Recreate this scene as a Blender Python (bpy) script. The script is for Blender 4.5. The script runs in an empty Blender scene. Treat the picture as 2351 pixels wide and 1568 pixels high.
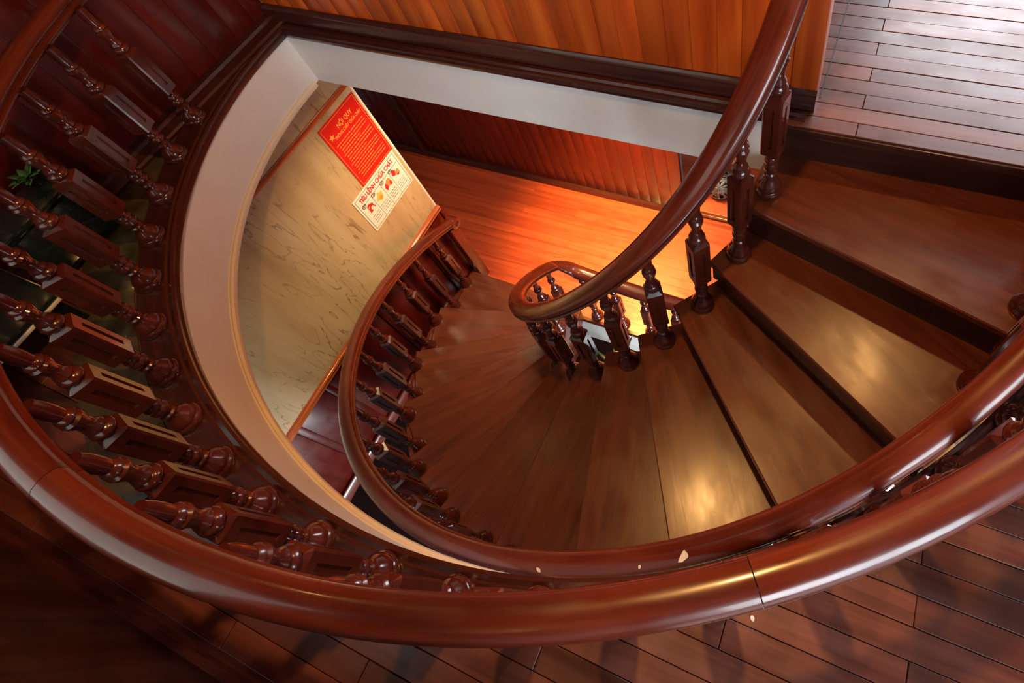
import bpy, math, random
from mathutils import Matrix, Vector

# ------------------------------------------------------------------ camera, world, lights, exposure
S = 1.5                                   # metres per survey unit (eye height above the upper floor = 1 unit)
rng = random.Random(7)
scene = bpy.context.scene
col = scene.collection

def P(x, y, z):
    return Vector((x * S, y * S, z * S))

cam_d = bpy.data.cameras.new('camera')
cam = bpy.data.objects.new('camera', cam_d)
col.objects.link(cam)
Rw = ((0.92205649, 0.36052688, -0.14082686),     # world -> camera rows (right, down, forward)
      (0.23640538, -0.81266374, -0.53262571),
      (-0.30647076, 0.45781876, -0.83455237))
rot = Matrix((Rw[0], tuple(-v for v in Rw[1]), tuple(-v for v in Rw[2]))).transposed()
cam.matrix_world = Matrix.Translation(P(0, 0, 1)) @ rot.to_4x4()
cam_d.sensor_width = 36.0
cam_d.sensor_fit = 'HORIZONTAL'
cam_d.lens = 1357.02 / 2351 * 36.0
cam_d.shift_x = (1175.5 - 1446.6) / 2351
cam_d.shift_y = (548.3 - 784.0) / 2351
cam_d.clip_start = 0.02
scene.camera = cam

world = bpy.data.worlds.new('daylight')
scene.world = world
world.use_nodes = True
bgn = world.node_tree.nodes['Background']
bgn.inputs[0].default_value = (0.80, 0.90, 1.0, 1)
bgn.inputs[1].default_value = 0.06

def area(name, loc, target, size, power, color, sy=None, spread=180):
    d = bpy.data.lights.new(name, 'AREA')
    d.energy = power; d.color = color; d.size = size * S
    if sy: d.shape = 'RECTANGLE'; d.size_y = sy * S
    else: d.shape = 'DISK'
    d.spread = math.radians(spread)
    o = bpy.data.objects.new(name, d); col.objects.link(o)
    o.location = P(*loc)
    v = P(*target) - P(*loc)
    o.rotation_euler = v.to_track_quat('-Z', 'Y').to_euler()
    return o

WARM = (1.0, 0.50, 0.15)
# ceiling downlights over the stair (their mirror images are the glows on the treads)
area('downlight', (0.30, 1.36, 1.72), (0.30, 1.36, 0), 0.07, 26, WARM)
area('downlight', (-0.25, 0.48, 1.72), (-0.25, 0.48, 0), 0.07, 38, WARM)
area('downlight', (-1.56, 0.50, 1.72), (-1.56, 0.50, 0), 0.05, 1.8, WARM)
# lamps and an added fill under the ceiling of the lower storey
def spot(name, loc, target, power, color, ang, blend, r):
    d = bpy.data.lights.new(name, 'SPOT'); d.energy = power; d.color = color
    d.spot_size = math.radians(ang); d.spot_blend = blend; d.shadow_soft_size = r * S
    o = bpy.data.objects.new(name, d); col.objects.link(o); o.location = P(*loc)
    o.rotation_euler = (P(*target) - P(*loc)).to_track_quat('-Z', 'Y').to_euler()
spot('lower_downlight', (-1.00, 1.44, -0.24), (-1.00, 1.45, -1.65), 950, (1.0, 0.55, 0.12), 62, 1.0, 0.10)
area('lower_ceiling_lamp', (-1.15, 1.05, -0.24), (-1.50, 0.90, -1.5), 0.25, 20, (1.0, 0.72, 0.40), None, 130)
area('lower_fill_light', (-0.1, 1.35, -0.24), (-0.3, 1.3, -1.6), 0.4, 11, (1.0, 0.88, 0.80), None, 110)  # added fill for the rest of the lower floor, no lamp known here
# daylight: the tall windows beyond the landing, an added fill from behind the viewer, the stair windows of the lower storeys
area('landing_window_light', (0.75, 2.95, 1.0), (0.0, 0.9, 0.0), 1.5, 170, (0.88, 0.93, 1.0), 1.2)
area('fascia_fill_light', (1.45, -1.10, 0.80), (-0.9, 0.95, -0.1), 1.3, 40, (0.84, 0.92, 1.0), 1.0, 90)  # added fill that brightens the white back fascia, no window known here
area('corner_window_light', (-1.15, -0.372, 0.68), (-1.15, 1.0, 0.68), 1.1, 6, (0.88, 1.0, 0.92), 0.55)
area('stair_window_light', (0.75, -0.55, -1.35), (-0.8, 0.95, -0.45), 0.7, 50, (0.90, 0.95, 1.0), 0.7)
area('stair_window_light', (0.9, -0.2, -2.3), (-0.8, 0.96, -1.75), 0.7, 120, (0.95, 0.98, 1.0), 0.7)

vs = scene.view_settings
vs.view_transform = 'Standard'
vs.look = 'None'
vs.exposure = 0.0
vs.gamma = 1.0
vs.use_curve_mapping = False

# ------------------------------------------------------------------ materials
MATS = {}
def nodes_of(name):
    m = bpy.data.materials.new(name); m.use_nodes = True
    nt = m.node_tree; b = nt.nodes['Principled BSDF']
    MATS[name] = m
    return m, nt, b

def ramp(nt, stops):
    r = nt.nodes.new('ShaderNodeValToRGB')
    e = r.color_ramp.elements
    e[0].position, e[0].color = stops[0][0], (*stops[0][1], 1)
    e[1].position, e[1].color = stops[-1][0], (*stops[-1][1], 1)
    for p, c in stops[1:-1]:
        n = e.new(p); n.color = (*c, 1)
    return r

def wood(name, dark, mid, light, rough=0.28, coat=0.5, coat_rough=0.08, su=1.6, sv=26, vary=0.25, bump=0.05, rvar=0.12):
    m, nt, b = nodes_of(name)
    L = nt.links
    uv = nt.nodes.new('ShaderNodeUVMap'); uv.uv_map = 'UVMap'
    oi = nt.nodes.new('ShaderNodeObjectInfo')
    add = nt.nodes.new('ShaderNodeVectorMath'); add.operation = 'MULTIPLY_ADD'
    L.new(oi.outputs['Random'], add.inputs[0]); add.inputs[1].default_value = (37, 91, 13)
    L.new(uv.outputs[0], add.inputs[2])
    mp = nt.nodes.new('ShaderNodeMapping'); mp.inputs['Scale'].default_value = (su, sv, 1)
    L.new(add.outputs[0], mp.inputs[0])
    n1 = nt.nodes.new('ShaderNodeTexNoise'); n1.inputs['Scale'].default_value = 1.0; n1.inputs['Detail'].default_value = 8; n1.inputs['Roughness'].default_value = 0.62; n1.inputs['Distortion'].default_value = 0.5
    L.new(mp.outputs[0], n1.inputs['Vector'])
    r = ramp(nt, [(0.28, dark), (0.5, mid), (0.74, light)])
    L.new(n1.outputs['Fac'], r.inputs[0])
    hs = nt.nodes.new('ShaderNodeHueSaturation')
    mr = nt.nodes.new('ShaderNodeMapRange'); mr.inputs[3].default_value = 1 - vary; mr.inputs[4].default_value = 1 + vary
    L.new(oi.outputs['Random'], mr.inputs[0]); L.new(mr.outputs[0], hs.inputs['Value'])
    L.new(r.outputs[0], hs.inputs['Color'])
    L.new(hs.outputs[0], b.inputs['Base Color'])
    mp2 = nt.nodes.new('ShaderNodeMapping'); mp2.inputs['Scale'].default_value = (5, 9, 1)
    L.new(add.outputs[0], mp2.inputs[0])
    n2 = nt.nodes.new('ShaderNodeTexNoise'); n2.inputs['Scale'].default_value = 1.4; n2.inputs['Detail'].default_value = 4
    L.new(mp2.outputs[0], n2.inputs['Vector'])
    rr = nt.nodes.new('ShaderNodeMapRange'); rr.inputs[1].default_value = .3; rr.inputs[2].default_value = .7
    rr.inputs[3].default_value = max(.05, rough - rvar); rr.inputs[4].default_value = rough + rvar
    L.new(n2.outputs['Fac'], rr.inputs[0]); L.new(rr.outputs[0], b.inputs['Roughness'])
    b.inputs['Coat Weight'].default_value = coat
    b.inputs['Coat Roughness'].default_value = coat_rough
    bp = nt.nodes.new('ShaderNodeBump'); bp.inputs['Strength'].default_value = bump; bp.inputs['Distance'].default_value = .004
    L.new(n1.outputs['Fac'], bp.inputs['Height']); L.new(bp.outputs[0], b.inputs['Normal'])
    return m

M_rail = wood('rail_mahogany', (.045, .007, .004), (.110, .016, .007), (.18, .031, .011), rough=.28, coat=.35, coat_rough=.09, su=2, sv=22, vary=.12)
M_bal = wood('baluster_mahogany', (.035, .006, .004), (.075, .012, .007), (.12, .021, .011), rough=.20, coat=.45, coat_rough=.07, su=6, sv=3, vary=.12)
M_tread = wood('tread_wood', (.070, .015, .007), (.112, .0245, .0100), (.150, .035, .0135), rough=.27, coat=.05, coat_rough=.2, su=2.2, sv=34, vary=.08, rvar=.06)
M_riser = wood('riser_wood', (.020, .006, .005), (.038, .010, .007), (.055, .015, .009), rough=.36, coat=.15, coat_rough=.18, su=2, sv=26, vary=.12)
M_trim = wood('trim_wood', (.022, .005, .004), (.048, .010, .007), (.075, .017, .010), rough=.28, coat=.4, coat_rough=.1, su=2, sv=30, vary=.1)
M_plank = wood('floor_plank', (.065, .017, .010), (.120, .034, .021), (.18, .057, .035), rough=.37, coat=.25, coat_rough=.22, su=1.4, sv=24, vary=.34)
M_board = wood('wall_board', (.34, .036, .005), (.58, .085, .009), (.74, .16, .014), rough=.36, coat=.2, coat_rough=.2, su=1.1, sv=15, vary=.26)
M_lowfloor = wood('lower_floor_wood', (.20, .026, .012), (.38, .058, .020), (.50, .090, .030), rough=.38, coat=.2, coat_rough=.25, su=.7, sv=16, vary=.08, bump=.01)
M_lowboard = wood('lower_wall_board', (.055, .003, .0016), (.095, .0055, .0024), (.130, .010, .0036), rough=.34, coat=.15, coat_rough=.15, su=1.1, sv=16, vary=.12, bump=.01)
M_dado = wood('dado_wood', (.25, .040, .008), (.42, .080, .012), (.55, .14, .018), rough=.25, coat=.5, su=2, sv=30, vary=.05)
M_ceil = wood('ceiling_wood', (.03, .008, .006), (.06, .015, .009), (.09, .024, .012), rough=.5, coat=.1, su=1, sv=12, vary=.1)

def plain(name, c, rough=.5, metallic=0, coat=0, noise=0, scale=8):
    m, nt, b = nodes_of(name)
    b.inputs['Roughness'].default_value = rough; b.inputs['Metallic'].default_value = metallic
    b.inputs['Coat Weight'].default_value = coat
    tc = nt.nodes.new('ShaderNodeTexCoord'); n = nt.nodes.new('ShaderNodeTexNoise'); n.inputs['Scale'].default_value = scale; n.inputs['Detail'].default_value = 5
    nt.links.new(tc.outputs['Object'], n.inputs['Vector'])
    lo = tuple(v * (1 - noise) for v in c); hi = tuple(min(1, v * (1 + noise)) for v in c)
    r = ramp(nt, [(.3, lo), (.7, hi)])
    nt.links.new(n.outputs['Fac'], r.inputs[0]); nt.links.new(r.outputs[0], b.inputs['Base Color'])
    return m

M_white = plain('white_plaster', (.80, .80, .79), .55, noise=.03, scale=5)
M_cream = plain('cream_bead', (.80, .70, .55), .5, noise=.03)
M_red = plain('poster_red', (.62, .010, .008), .35, noise=.06)
M_gold = plain('poster_gold_print', (.80, .30, .05), .4)
M_paper = plain('poster_white', (.80, .72, .62), .45, noise=.03)
M_ink = plain('ink_dark', (.10, .08, .08), .5)
M_redink = plain('ink_red', (.55, .02, .02), .5)
M_yellow = plain('ink_yellow', (.80, .45, .06), .5)
M_orange = plain('ink_orange', (.75, .25, .08), .5)
M_strip = plain('metal_strip', (.04, .035, .035), .5, metallic=.2)
M_black = plain('black_lacquer', (.006, .009, .008), .2, coat=.4, noise=.3)
M_grey = plain('dark_green_glass', (.012, .02, .016), .12, coat=.5)
M_leaf = plain('leaf', (.06, .16, .03), .4, noise=.3, scale=30)
M_leafdark = plain('leaf_dark', (.02, .045, .015), .4, noise=.3, scale=30)
M_pot = plain('pot_glaze', (.10, .07, .05), .3, coat=.3)
M_soil = plain('soil', (.03, .02, .015), .9)
M_wick = plain('silver_wicker', (.13, .13, .13), .42, metallic=.6, noise=.5, scale=40)
M_flake = plain('paint_flake', (.82, .76, .66), .7)
M_dark = plain('backing_concrete', (.10, .10, .10), .8, noise=.2)  # plain mottled grey for wall backings and cores

# veined beige wall covering
def veined():
    m, nt, b = nodes_of('veined_beige_covering')
    L = nt.links
    tc = nt.nodes.new('ShaderNodeTexCoord')
    mp = nt.nodes.new('ShaderNodeMapping'); mp.inputs['Scale'].default_value = (1, 1.0, .17)
    mp.inputs['Rotation'].default_value = (math.radians(-12), 0, 0)
    L.new(tc.outputs['Object'], mp.inputs[0])
    n1 = nt.nodes.new('ShaderNodeTexNoise'); n1.inputs['Scale'].default_value = 5; n1.inputs['Detail'].default_value = 9; n1.inputs['Roughness'].default_value = .6
    L.new(mp.outputs[0], n1.inputs['Vector'])
    r1 = ramp(nt, [(.30, (.36, .25, .125)), (.5, (.48, .355, .19)), (.7, (.57, .44, .26))])
    L.new(n1.outputs['Fac'], r1.inputs[0])
    n2 = nt.nodes.new('ShaderNodeTexNoise'); n2.inputs['Scale'].default_value = 1.6; n2.inputs['Detail'].default_value = 6; n2.inputs['Roughness'].default_value = .7
    L.new(mp.outputs[0], n2.inputs['Vector'])
    mx = nt.nodes.new('ShaderNodeMixRGB'); mx.inputs[0].default_value = .10
    L.new(mp.outputs[0], mx.inputs[1]); L.new(n2.outputs['Color'], mx.inputs[2])
    mpv = nt.nodes.new('ShaderNodeMapping'); mpv.inputs['Scale'].default_value = (1, 7.5, 1.15)
    mpv.inputs['Rotation'].default_value = (math.radians(7), 0, 0)
    L.new(tc.outputs['Object'], mpv.inputs[0])
    v = nt.nodes.new('ShaderNodeTexNoise'); v.inputs['Scale'].default_value = 1.0; v.inputs['Detail'].default_value = 4; v.inputs['Roughness'].default_value = .52; v.inputs['Distortion'].default_value = .35
    L.new(mpv.outputs[0], v.inputs['Vector'])
    sb = nt.nodes.new('ShaderNodeMath'); sb.operation = 'PINGPONG'; sb.inputs[1].default_value = .055
    L.new(v.outputs['Fac'], sb.inputs[0])
    r2 = ramp(nt, [(0.0, (1, 1, 1)), (.0075, (0, 0, 0))])
    L.new(sb.outputs[0], r2.inputs[0])
    n3 = nt.nodes.new('ShaderNodeTexNoise'); n3.inputs['Scale'].default_value = 3.1; n3.inputs['Detail'].default_value = 3
    L.new(tc.outputs['Object'], n3.inputs['Vector'])
    r3 = ramp(nt, [(.38, (.08, .08, .08)), (.58, (.9, .9, .9))])
    L.new(n3.outputs['Fac'], r3.inputs[0])
    mul = nt.nodes.new('ShaderNodeMath'); mul.operation = 'MULTIPLY'
    L.new(r2.outputs[0], mul.inputs[0]); L.new(r3.outputs[0], mul.inputs[1])
    m2 = nt.nodes.new('ShaderNodeMixRGB'); m2.inputs[2].default_value = (.13, .08, .04, 1)
    L.new(mul.outputs[0], m2.inputs[0]); L.new(r1.outputs[0], m2.inputs[1])
    L.new(m2.outputs[0], b.inputs['Base Color'])
    b.inputs['Roughness'].default_value = .32
    b.inputs['Coat Weight'].default_value = .25; b.inputs['Coat Roughness'].default_value = .12
    return m
M_beige = veined()
M_border = plain('dark_olive_border', (.07, .052, .024), .2, coat=.3, noise=.5, scale=14)  # dark olive mottle for the floor border

# ------------------------------------------------------------------ mesh helpers
WL = {}
def finish(name, me, mat, parent, loc, smooth=None):
    me.materials.append(mat)
    if smooth:
        me.polygons.foreach_set('use_smooth', [True] * len(me.polygons))
        me.set_sharp_from_angle(angle=math.radians(smooth))
    o = bpy.data.objects.new(name, me); col.objects.link(o)
    o.location = loc
    if parent is not None:
        o.parent = parent
        o.matrix_parent_inverse = Matrix.Translation(-WL[parent.name])
    WL[o.name] = Vector(loc)
    return o

def mesh(name, vs_, fs, mat, parent=None, grain=(1, 0, 0), smooth=None, uvs=None, base=None, metres=False):
    """vs_ in survey units; uv = along / across the grain, in metres"""
    W = [Vector(v) if metres else P(*v) for v in vs_]
    if base is None:
        lo = Vector((min(v.x for v in W), min(v.y for v in W), min(v.z for v in W)))
        hi = Vector((max(v.x for v in W), max(v.y for v in W), max(v.z for v in W)))
        base = Vector(((lo.x + hi.x) / 2, (lo.y + hi.y) / 2, lo.z))
    me = bpy.data.meshes.new(name)
    me.from_pydata([v - base for v in W], [], fs)
    uvl = me.uv_layers.new(name='UVMap')
    g = Vector(grain).normalized()
    a = Vector((0, 0, 1)) if abs(g.z) < .8 else Vector((1, 0, 0))
    e1 = g.cross(a).normalized(); e2 = g.cross(e1)
    for lp in me.loops:
        i = lp.vertex_index
        if uvs is not None: uvl.data[lp.index].uv = uvs[i]
        else:
            w = W[i]; uvl.data[lp.index].uv = (w.dot(g), w.dot(e1) + .83 * w.dot(e2))
    me.update()
    return finish(name, me, mat, parent, base, smooth)

def box(name, lo, hi, mat, parent=None, grain=None, bev=0):
    (x0, y0, z0), (x1, y1, z1) = lo, hi
    if grain is None:
        d = (x1 - x0, y1 - y0, z1 - z0); k = d.index(max(d)); grain = tuple(1 if i == k else 0 for i in range(3))
    if bev <= 0:
        v = [(x0, y0, z0), (x1, y0, z0), (x1, y1, z0), (x0, y1, z0), (x0, y0, z1), (x1, y0, z1), (x1, y1, z1), (x0, y1, z1)]
        f = [(3, 2, 1, 0), (4, 5, 6, 7), (0, 1, 5, 4), (1, 2, 6, 5), (2, 3, 7, 6), (3, 0, 4, 7)]
        return mesh(name, v, f, mat, parent, grain)
    import bmesh
    bm = bmesh.new(); bmesh.ops.create_cube(bm, size=1)
    for v in bm.verts: v.co = Vector(((x0 + x1) / 2 + v.co.x * (x1 - x0), (y0 + y1) / 2 + v.co.y * (y1 - y0), (z0 + z1) / 2 + v.co.z * (z1 - z0)))
    bmesh.ops.bevel(bm, geom=bm.edges[:], offset=bev, segments=2, affect='EDGES', profile=.5)
    bm.verts.index_update()
    v = [tuple(q.co) for q in bm.verts]; f = [tuple(q.index for q in p.verts) for p in bm.faces]; bm.free()
    return mesh(name, v, f, mat, parent, grain, smooth=40)

def prism(name, poly, z0, z1, mat, parent=None, grain=(1, 0, 0), bev=0):
    """poly counter-clockwise in plan; a small chamfer on the top edge when bev > 0"""
    n = len(poly)
    if bev:
        c = (sum(p[0] for p in poly) / n, sum(p[1] for p in poly) / n)
        ins = []
        for i in range(n):
            a, b_, c_ = Vector(poly[i - 1]), Vector(poly[i]), Vector(poly[(i + 1) % n])
            d1 = (b_ - a).normalized(); d2 = (c_ - b_).normalized()
            n1 = Vector((-d1.y, d1.x)); n2 = Vector((-d2.y, d2.x))
            m_ = (n1 + n2); m_ = m_ / max(.3, m_.length_squared) * 2 if m_.length > .01 else n1
            q = b_ + m_ * bev; ins.append((q.x, q.y))
        v = [(x, y, z0) for x, y in poly] + [(x, y, z1 - bev) for x, y in poly] + [(x, y, z1) for x, y in ins]
        f = [tuple(range(n - 1, -1, -1)), tuple(range(2 * n, 3 * n))]
        for i in range(n):
            j = (i + 1) % n
            f += [(i, j, n + j, n + i), (n + i, n + j, 2 * n + j, 2 * n + i)]
    else:
        v = [(x, y, z0) for x, y in poly] + [(x, y, z1) for x, y in poly]
        f = [tuple(range(n - 1, -1, -1)), tuple(range(n, 2 * n))] + [(i, (i + 1) % n, n + (i + 1) % n, n + i) for i in range(n)]
    return mesh(name, v, f, mat, parent, grain)

def sweep(name, path, prof, mat, parent=None, caps=True, smooth=35, outward=None, stretch=None):
    """plumb sweep: profile (u sideways, v up) along path points; outward(i) gives the sideways direction"""
    n, m = len(path), len(prof)
    v, uv, f = [], [], []
    L = 0
    per = [0]
    for j in range(1, m): per.append(per[-1] + math.dist(prof[j], prof[j - 1]))
    for i, p in enumerate(path):
        if i: L += math.dist(p, path[i - 1])
        if outward: ox, oy = outward(i)
        else:
            a = path[max(0, i - 1)]; b_ = path[min(n - 1, i + 1)]
            dx, dy = b_[0] - a[0], b_[1] - a[1]; l = math.hypot(dx, dy) or 1
            ox, oy = dy / l, -dx / l
        for j, (u, w) in enumerate(prof):
            if stretch and u > .02: u = stretch(i) + (u - .078)
            v.append((p[0] + ox * u, p[1] + oy * u, p[2] + w)); uv.append((L * S, per[j] * S))
    for i in range(n - 1):
        for j in range(m):
            k = (j + 1) % m
            f.append((i * m + j, i * m + k, (i + 1) * m + k, (i + 1) * m + j))
    if caps:
        f.append(tuple(range(m - 1, -1, -1))); f.append(tuple((n - 1) * m + j for j in range(m)))
    o = mesh(name, v, f, mat, parent, smooth=smooth, uvs=uv)
    o.data.validate()
    import bmesh
    bm = bmesh.new(); bm.from_mesh(o.data); bmesh.ops.recalc_face_normals(bm, faces=bm.faces[:]); bm.to_mesh(o.data); bm.free()
    return o

def thing(name, label, cat, loc, group=None, kind=None):
    o = bpy.data.objects.new(name, None); col.objects.link(o)
    o.empty_display_size = .1
    o.location = P(*loc); WL[o.name] = P(*loc)
    return tag(o, label, cat, group, kind)

def tag(o, label, cat, group=None, kind=None):
    o['label'] = label; o['category'] = cat
    if group: o['group'] = group
    if kind: o['kind'] = kind
    return o

# ------------------------------------------------------------------ plan of the stairwell (survey units)
RISE = 0.127
ZL = -13 * RISE                      # lower floor
CU = (-0.637, 0.925)                 # centre of the upper opening
CS = (-0.600, 0.925)                 # centre of the stair
CI = (-0.590, 0.925)                 # centre of the inner balustrade
CO = (-0.620, 0.925)                 # centre of the outer stair balustrade
YB = 0.945                           # straight back edge of the opening

def polar(c, R, deg):
    t = math.radians(-deg); return (c[0] + R * math.cos(t), c[1] + R * math.sin(t))
def interp(deg, tab):
    if deg <= tab[0][0]: return tab[0][1]
    for (a, ra), (b_, rb) in zip(tab[:-1], tab[1:]):
        if deg <= b_:
            t = (deg - a) / (b_ - a); return ra + (rb - ra) * t
    return tab[-1][1]
def smooth_tab(tab):
    def f(deg):                      # running mean keeps the surveyed curve fair
        return sum(interp(deg + k * 2, tab) for k in range(-4, 5)) / 9
    return f
# surveyed radii about CU; 180 = left, 90 = towards the viewer, 0 = right
r_guard = smooth_tab([(0, 1.114), (25, 1.107), (45, 1.094), (60, 1.090), (75, 1.084), (86, 1.067), (180, 1.066)])
r_edge = smooth_tab([(0, 1.098), (25, 1.090), (43, 1.071), (67, 1.056), (85, 1.042), (105, 1.028), (180, 1.026)])
r_rail = smooth_tab([(0, 1.122), (30, 1.117), (45, 1.109), (60, 1.100), (85, 1.089), (180, 1.086)])
r_outer = smooth_tab([(0, 1.038), (30, 1.032), (55, 1.018), (70, 1.008), (90, 1.014), (120, 1.026), (180, 1.028)])

# ------------------------------------------------------------------ upper floor: slab with opening, planks, trims
def hole_x(y, extra):
    """x interval of the round opening (grown by extra) at height y of the plan"""
    out = []
    for rangedeg in (range(90, 182), range(90, -2, -1)):
        best = None; prev = None
        for d in rangedeg:
            q = polar(CU, r_edge(d) + extra, d)
            if prev is not None and (prev[1] - y) * (q[1] - y) <= 0 and prev[1] != q[1]:
                t = (y - prev[1]) / (q[1] - prev[1]); best = prev[0] + t * (q[0] - prev[0]); break
            prev = q
        out.append(best)
    if out[0] is None or out[1] is None: return None
    return out[0], out[1]

edge = [polar(CU, r_edge(d), d) for d in range(180, -1, -3)]
# plaster slab: bottom ring of quads between the opening and the outer rectangle
def slab(name, z0, z1, mat):
    X0, X1, Y0, Y1 = -3.2, 2.2, -1.6, 3.0
    inner = [(edge[0][0], YB)] + edge + [(edge[-1][0], YB)]
    v, f = [], []
    outer = []
    for x, y in inner:
        dx, dy = x - CU[0], y - .5
        l = math.hypot(dx, dy); dx /= l; dy /= l
        ts = []
        if dx > 0: ts.append((X1 - CU[0]) / dx)
        if dx < 0: ts.append((X0 - CU[0]) / dx)
        if dy > 0: ts.append((Y1 - .5) / dy)
        if dy < 0: ts.append((Y0 - .5) / dy)
        t = min(ts); outer.append((CU[0] + dx * t, .5 + dy * t))
    # add back corners
    n = len(inner)
    for (x, y), (a, b_) in zip(inner, outer):
        v += [(x, y, z0), (x, y, z1), (a, b_, z0), (a, b_, z1)]
    for i in range(n - 1):
        p, q = 4 * i, 4 * (i + 1)
        f += [(p, q, q + 1, p + 1), (p + 1, q + 1, q + 3, p + 3), (p + 2, q + 2, q, p)]
    # back strip between the two straight ends
    a, b_ = 4 * 0, 4 * (n - 1)
    k = len(v)
    v += [(X0, Y1, z0), (X0, Y1, z1), (X1, Y1, z0), (X1, Y1, z1)]
    f += [(b_, a, a + 1, b_ + 1), (b_ + 1, a + 1, a + 3, k + 1, k + 3, b_ + 3), (b_ + 2, k + 2, k, a + 2, a, b_)]
    return mesh(name, v, f, mat)
ceiling = slab('ceiling', -.200, -.024, M_white)
tag(ceiling, 'white plastered floor slab edge lining the curved stairwell opening', 'ceiling', kind='structure')
bead = [(x, y, -.200) for x, y in [polar(CU, r_edge(d), d) for d in range(180, 4, -2)]]
tag(sweep('trim_1', bead, [(.004, -.006), (-.010, -.006), (-.012, .002), (-.010, .008), (-.004, .010), (-.004, .015), (.004, .015)], M_cream, outward=lambda i: (math.cos(math.radians(-(180 - 2 * i))), math.sin(math.radians(-(180 - 2 * i))))),
    'cream plaster bead along the bottom of the curved white fascia', 'trim', kind='structure')

floor = thing('floor', 'dark varnished plank floor of the upper storey around the stairwell', 'floor', (0, 0, -.03), kind='structure')
GAP = .0005
def plank(xa0, xa1, xb0, xb1, y0, y1, parent=floor, zt=0.0, mat=M_plank, name='plank'):
    """x limits on the lower (a) and upper (b) edge"""
    if min(xa1 - xa0, xb1 - xb0) < .012: return
    dz = rng.uniform(-.0006, .0006)
    prism(name, [(xa0 + GAP, y0 + GAP), (xa1 - GAP, y0 + GAP), (xb1 - GAP, y1 - GAP), (xb0 + GAP, y1 - GAP)], zt - .022, zt + dz, mat, parent, (1, 0, 0), bev=.0009)
def row(y0, y1, x0, x1, off, L, clip=True):
    """one row of planks from x0 to x1 with end joints at off + n*L, cut by the opening"""
    spans = [((x0, x0), (x1, x1))]
    if clip:
        a = hole_x(min(y0, .9249), .035); b_ = hole_x(min(y1, .9249), .035)
        if a or b_:
            if a is None: m = (b_[0] + b_[1]) / 2; a = (m, m)
            if b_ is None: m = (a[0] + a[1]) / 2; b_ = (m, m)
            spans = [((x0, x0), (a[0], b_[0])), ((a[1], b_[1]), (x1, x1))]
    for (sa, sb), (ea, eb) in spans:
        s, e = min(sa, sb), max(ea, eb)
        k = math.ceil((s + 1e-4 - off) / L)
        cuts = [None] + [off + i * L for i in range(k, k + 40) if off + i * L < min(ea, eb) - .02 and off + i * L > max(sa, sb) + .02] + [None]
        for c0, c1 in zip(cuts[:-1], cuts[1:]):
            plank(sa if c0 is None else c0, ea if c1 is None else c1, sb if c0 is None else c0, eb if c1 is None else c1, y0, y1)
for n in range(-8, 24):
    y0 = -.003 + .040 * n; y1 = y0 + .040
    if y1 > .93: y1 = .93
    if y0 >= .925: break
    left = -1.72
    row(y0, y1, left, .95, .232 if n % 2 == 0 else -.004, .47)
for n in range(0, 30):
    y0 = .920 + .0437 * n + (.005 if n == 0 else 0)
    # landing to the right of the wall end; behind the wall nothing is seen
    x0 = -.16 if y0 < .96 else -.34
    row(y0 if n else .925, .920 + .0437 * (n + 1), x0, 1.3, .005 if n % 2 == 0 else .41, .80, clip=False)

# moulded kerb that carries the guard balusters
th = [180 - 1.5 * i for i in range(121)]
path = [(*polar(CU, r_edge(d), d), 0) for d in th]
path = [(path[0][0], .975, 0)] + path
def outk(i):
    d = math.radians(-th[max(0, i - 1)]); return math.cos(d), math.sin(d)
kerb = [(.078, -.004), (-.006, -.026), (-.010, -.020), (-.0105, -.012), (-.006, -.008), (-.009, -.004), (-.009, .003), (-.004, .006), (.004, .004), (.008, .0075), (.074, .0075), (.078, .004)]
tag(sweep('trim_2', path, kerb, M_trim, outward=outk, stretch=lambda i: r_guard(th[max(0, i - 1)]) - r_edge(th[max(0, i - 1)]) + interp(th[max(0, i - 1)], [(0, .014), (60, .014), (100, .034), (180, .034)])), 'dark moulded wooden nosing and kerb round the curved floor opening', 'trim', kind='structure')
# straight ledge along the back wall
def xsweep(name, x0, x1, y, z, prof, mat, parent=None):
    """profile (d towards -y, h up)"""
    return sweep(name, [(x0, y, z), (x1, y, z)], prof, mat, parent, outward=lambda i: (0, -1))
def ysweep(name, y0, y1, x, z, prof, mat, parent=None):
    return sweep(name, [(x, y0, z), (x, y1, z)], prof, mat, parent, outward=lambda i: (1, 0))
tag(xsweep('trim_3', -1.668, -.105, .975, 0, [(0, -.024), (.033, -.024), (.037, -.018), (.037, -.010), (.033, -.006), (.036, -.002), (.034, .004), (.026, .004), (.022, .010), (.012, .010), (.008, .003), (0, .003)], M_trim),
    'straight moulded wooden ledge above the white fascia at the back wall', 'trim', kind='structure')
tag(box('trim_4', (-.0895, 1.02, -.002), (-.0865, 2.2, .0012), M_strip), 'thin grey metal strip let into the landing floor', 'floor strip', kind='structure')

# ------------------------------------------------------------------ upper walls
def boards(name, label, along, a0, a1, f, z0, z1, w, mat, thick=.02, sgn=1, board='wall_board', parent=None):
    """vertical boards along 'x' or 'y'; visible face at coordinate f, thickness towards sgn"""
    def bx(n, p0, p1, d0, d1, m, par, bev=0):
        d0, d1 = sorted((d0, d1))
        if along == 'x': return box(n, (p0, d0, z0), (p1, d1, z1), m, par, (0, 0, 1), bev)
        return box(n, (d0, p0, z0), (d1, p1, z1), m, par, (0, 0, 1), bev)
    mid = (a0 + a1) / 2
    W_ = parent or thing(name, label, 'wall', (mid, f, z0) if along == 'x' else (f, mid, z0), kind='structure')
    bx('wall_backing', a0, a1, f + sgn * thick, f + sgn * (thick + .02), M_dark, W_)
    x = a0
    while x < a1 - .004:
        e = min(a1, x + w * rng.uniform(.86, 1.12))
        if a1 - e < .02: e = a1
        bx(board, x + .0003, e - .0003, f + rng.uniform(-.0002, .0002), f + sgn * thick, mat, W_, .0008)
        x = e
    return W_
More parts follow.
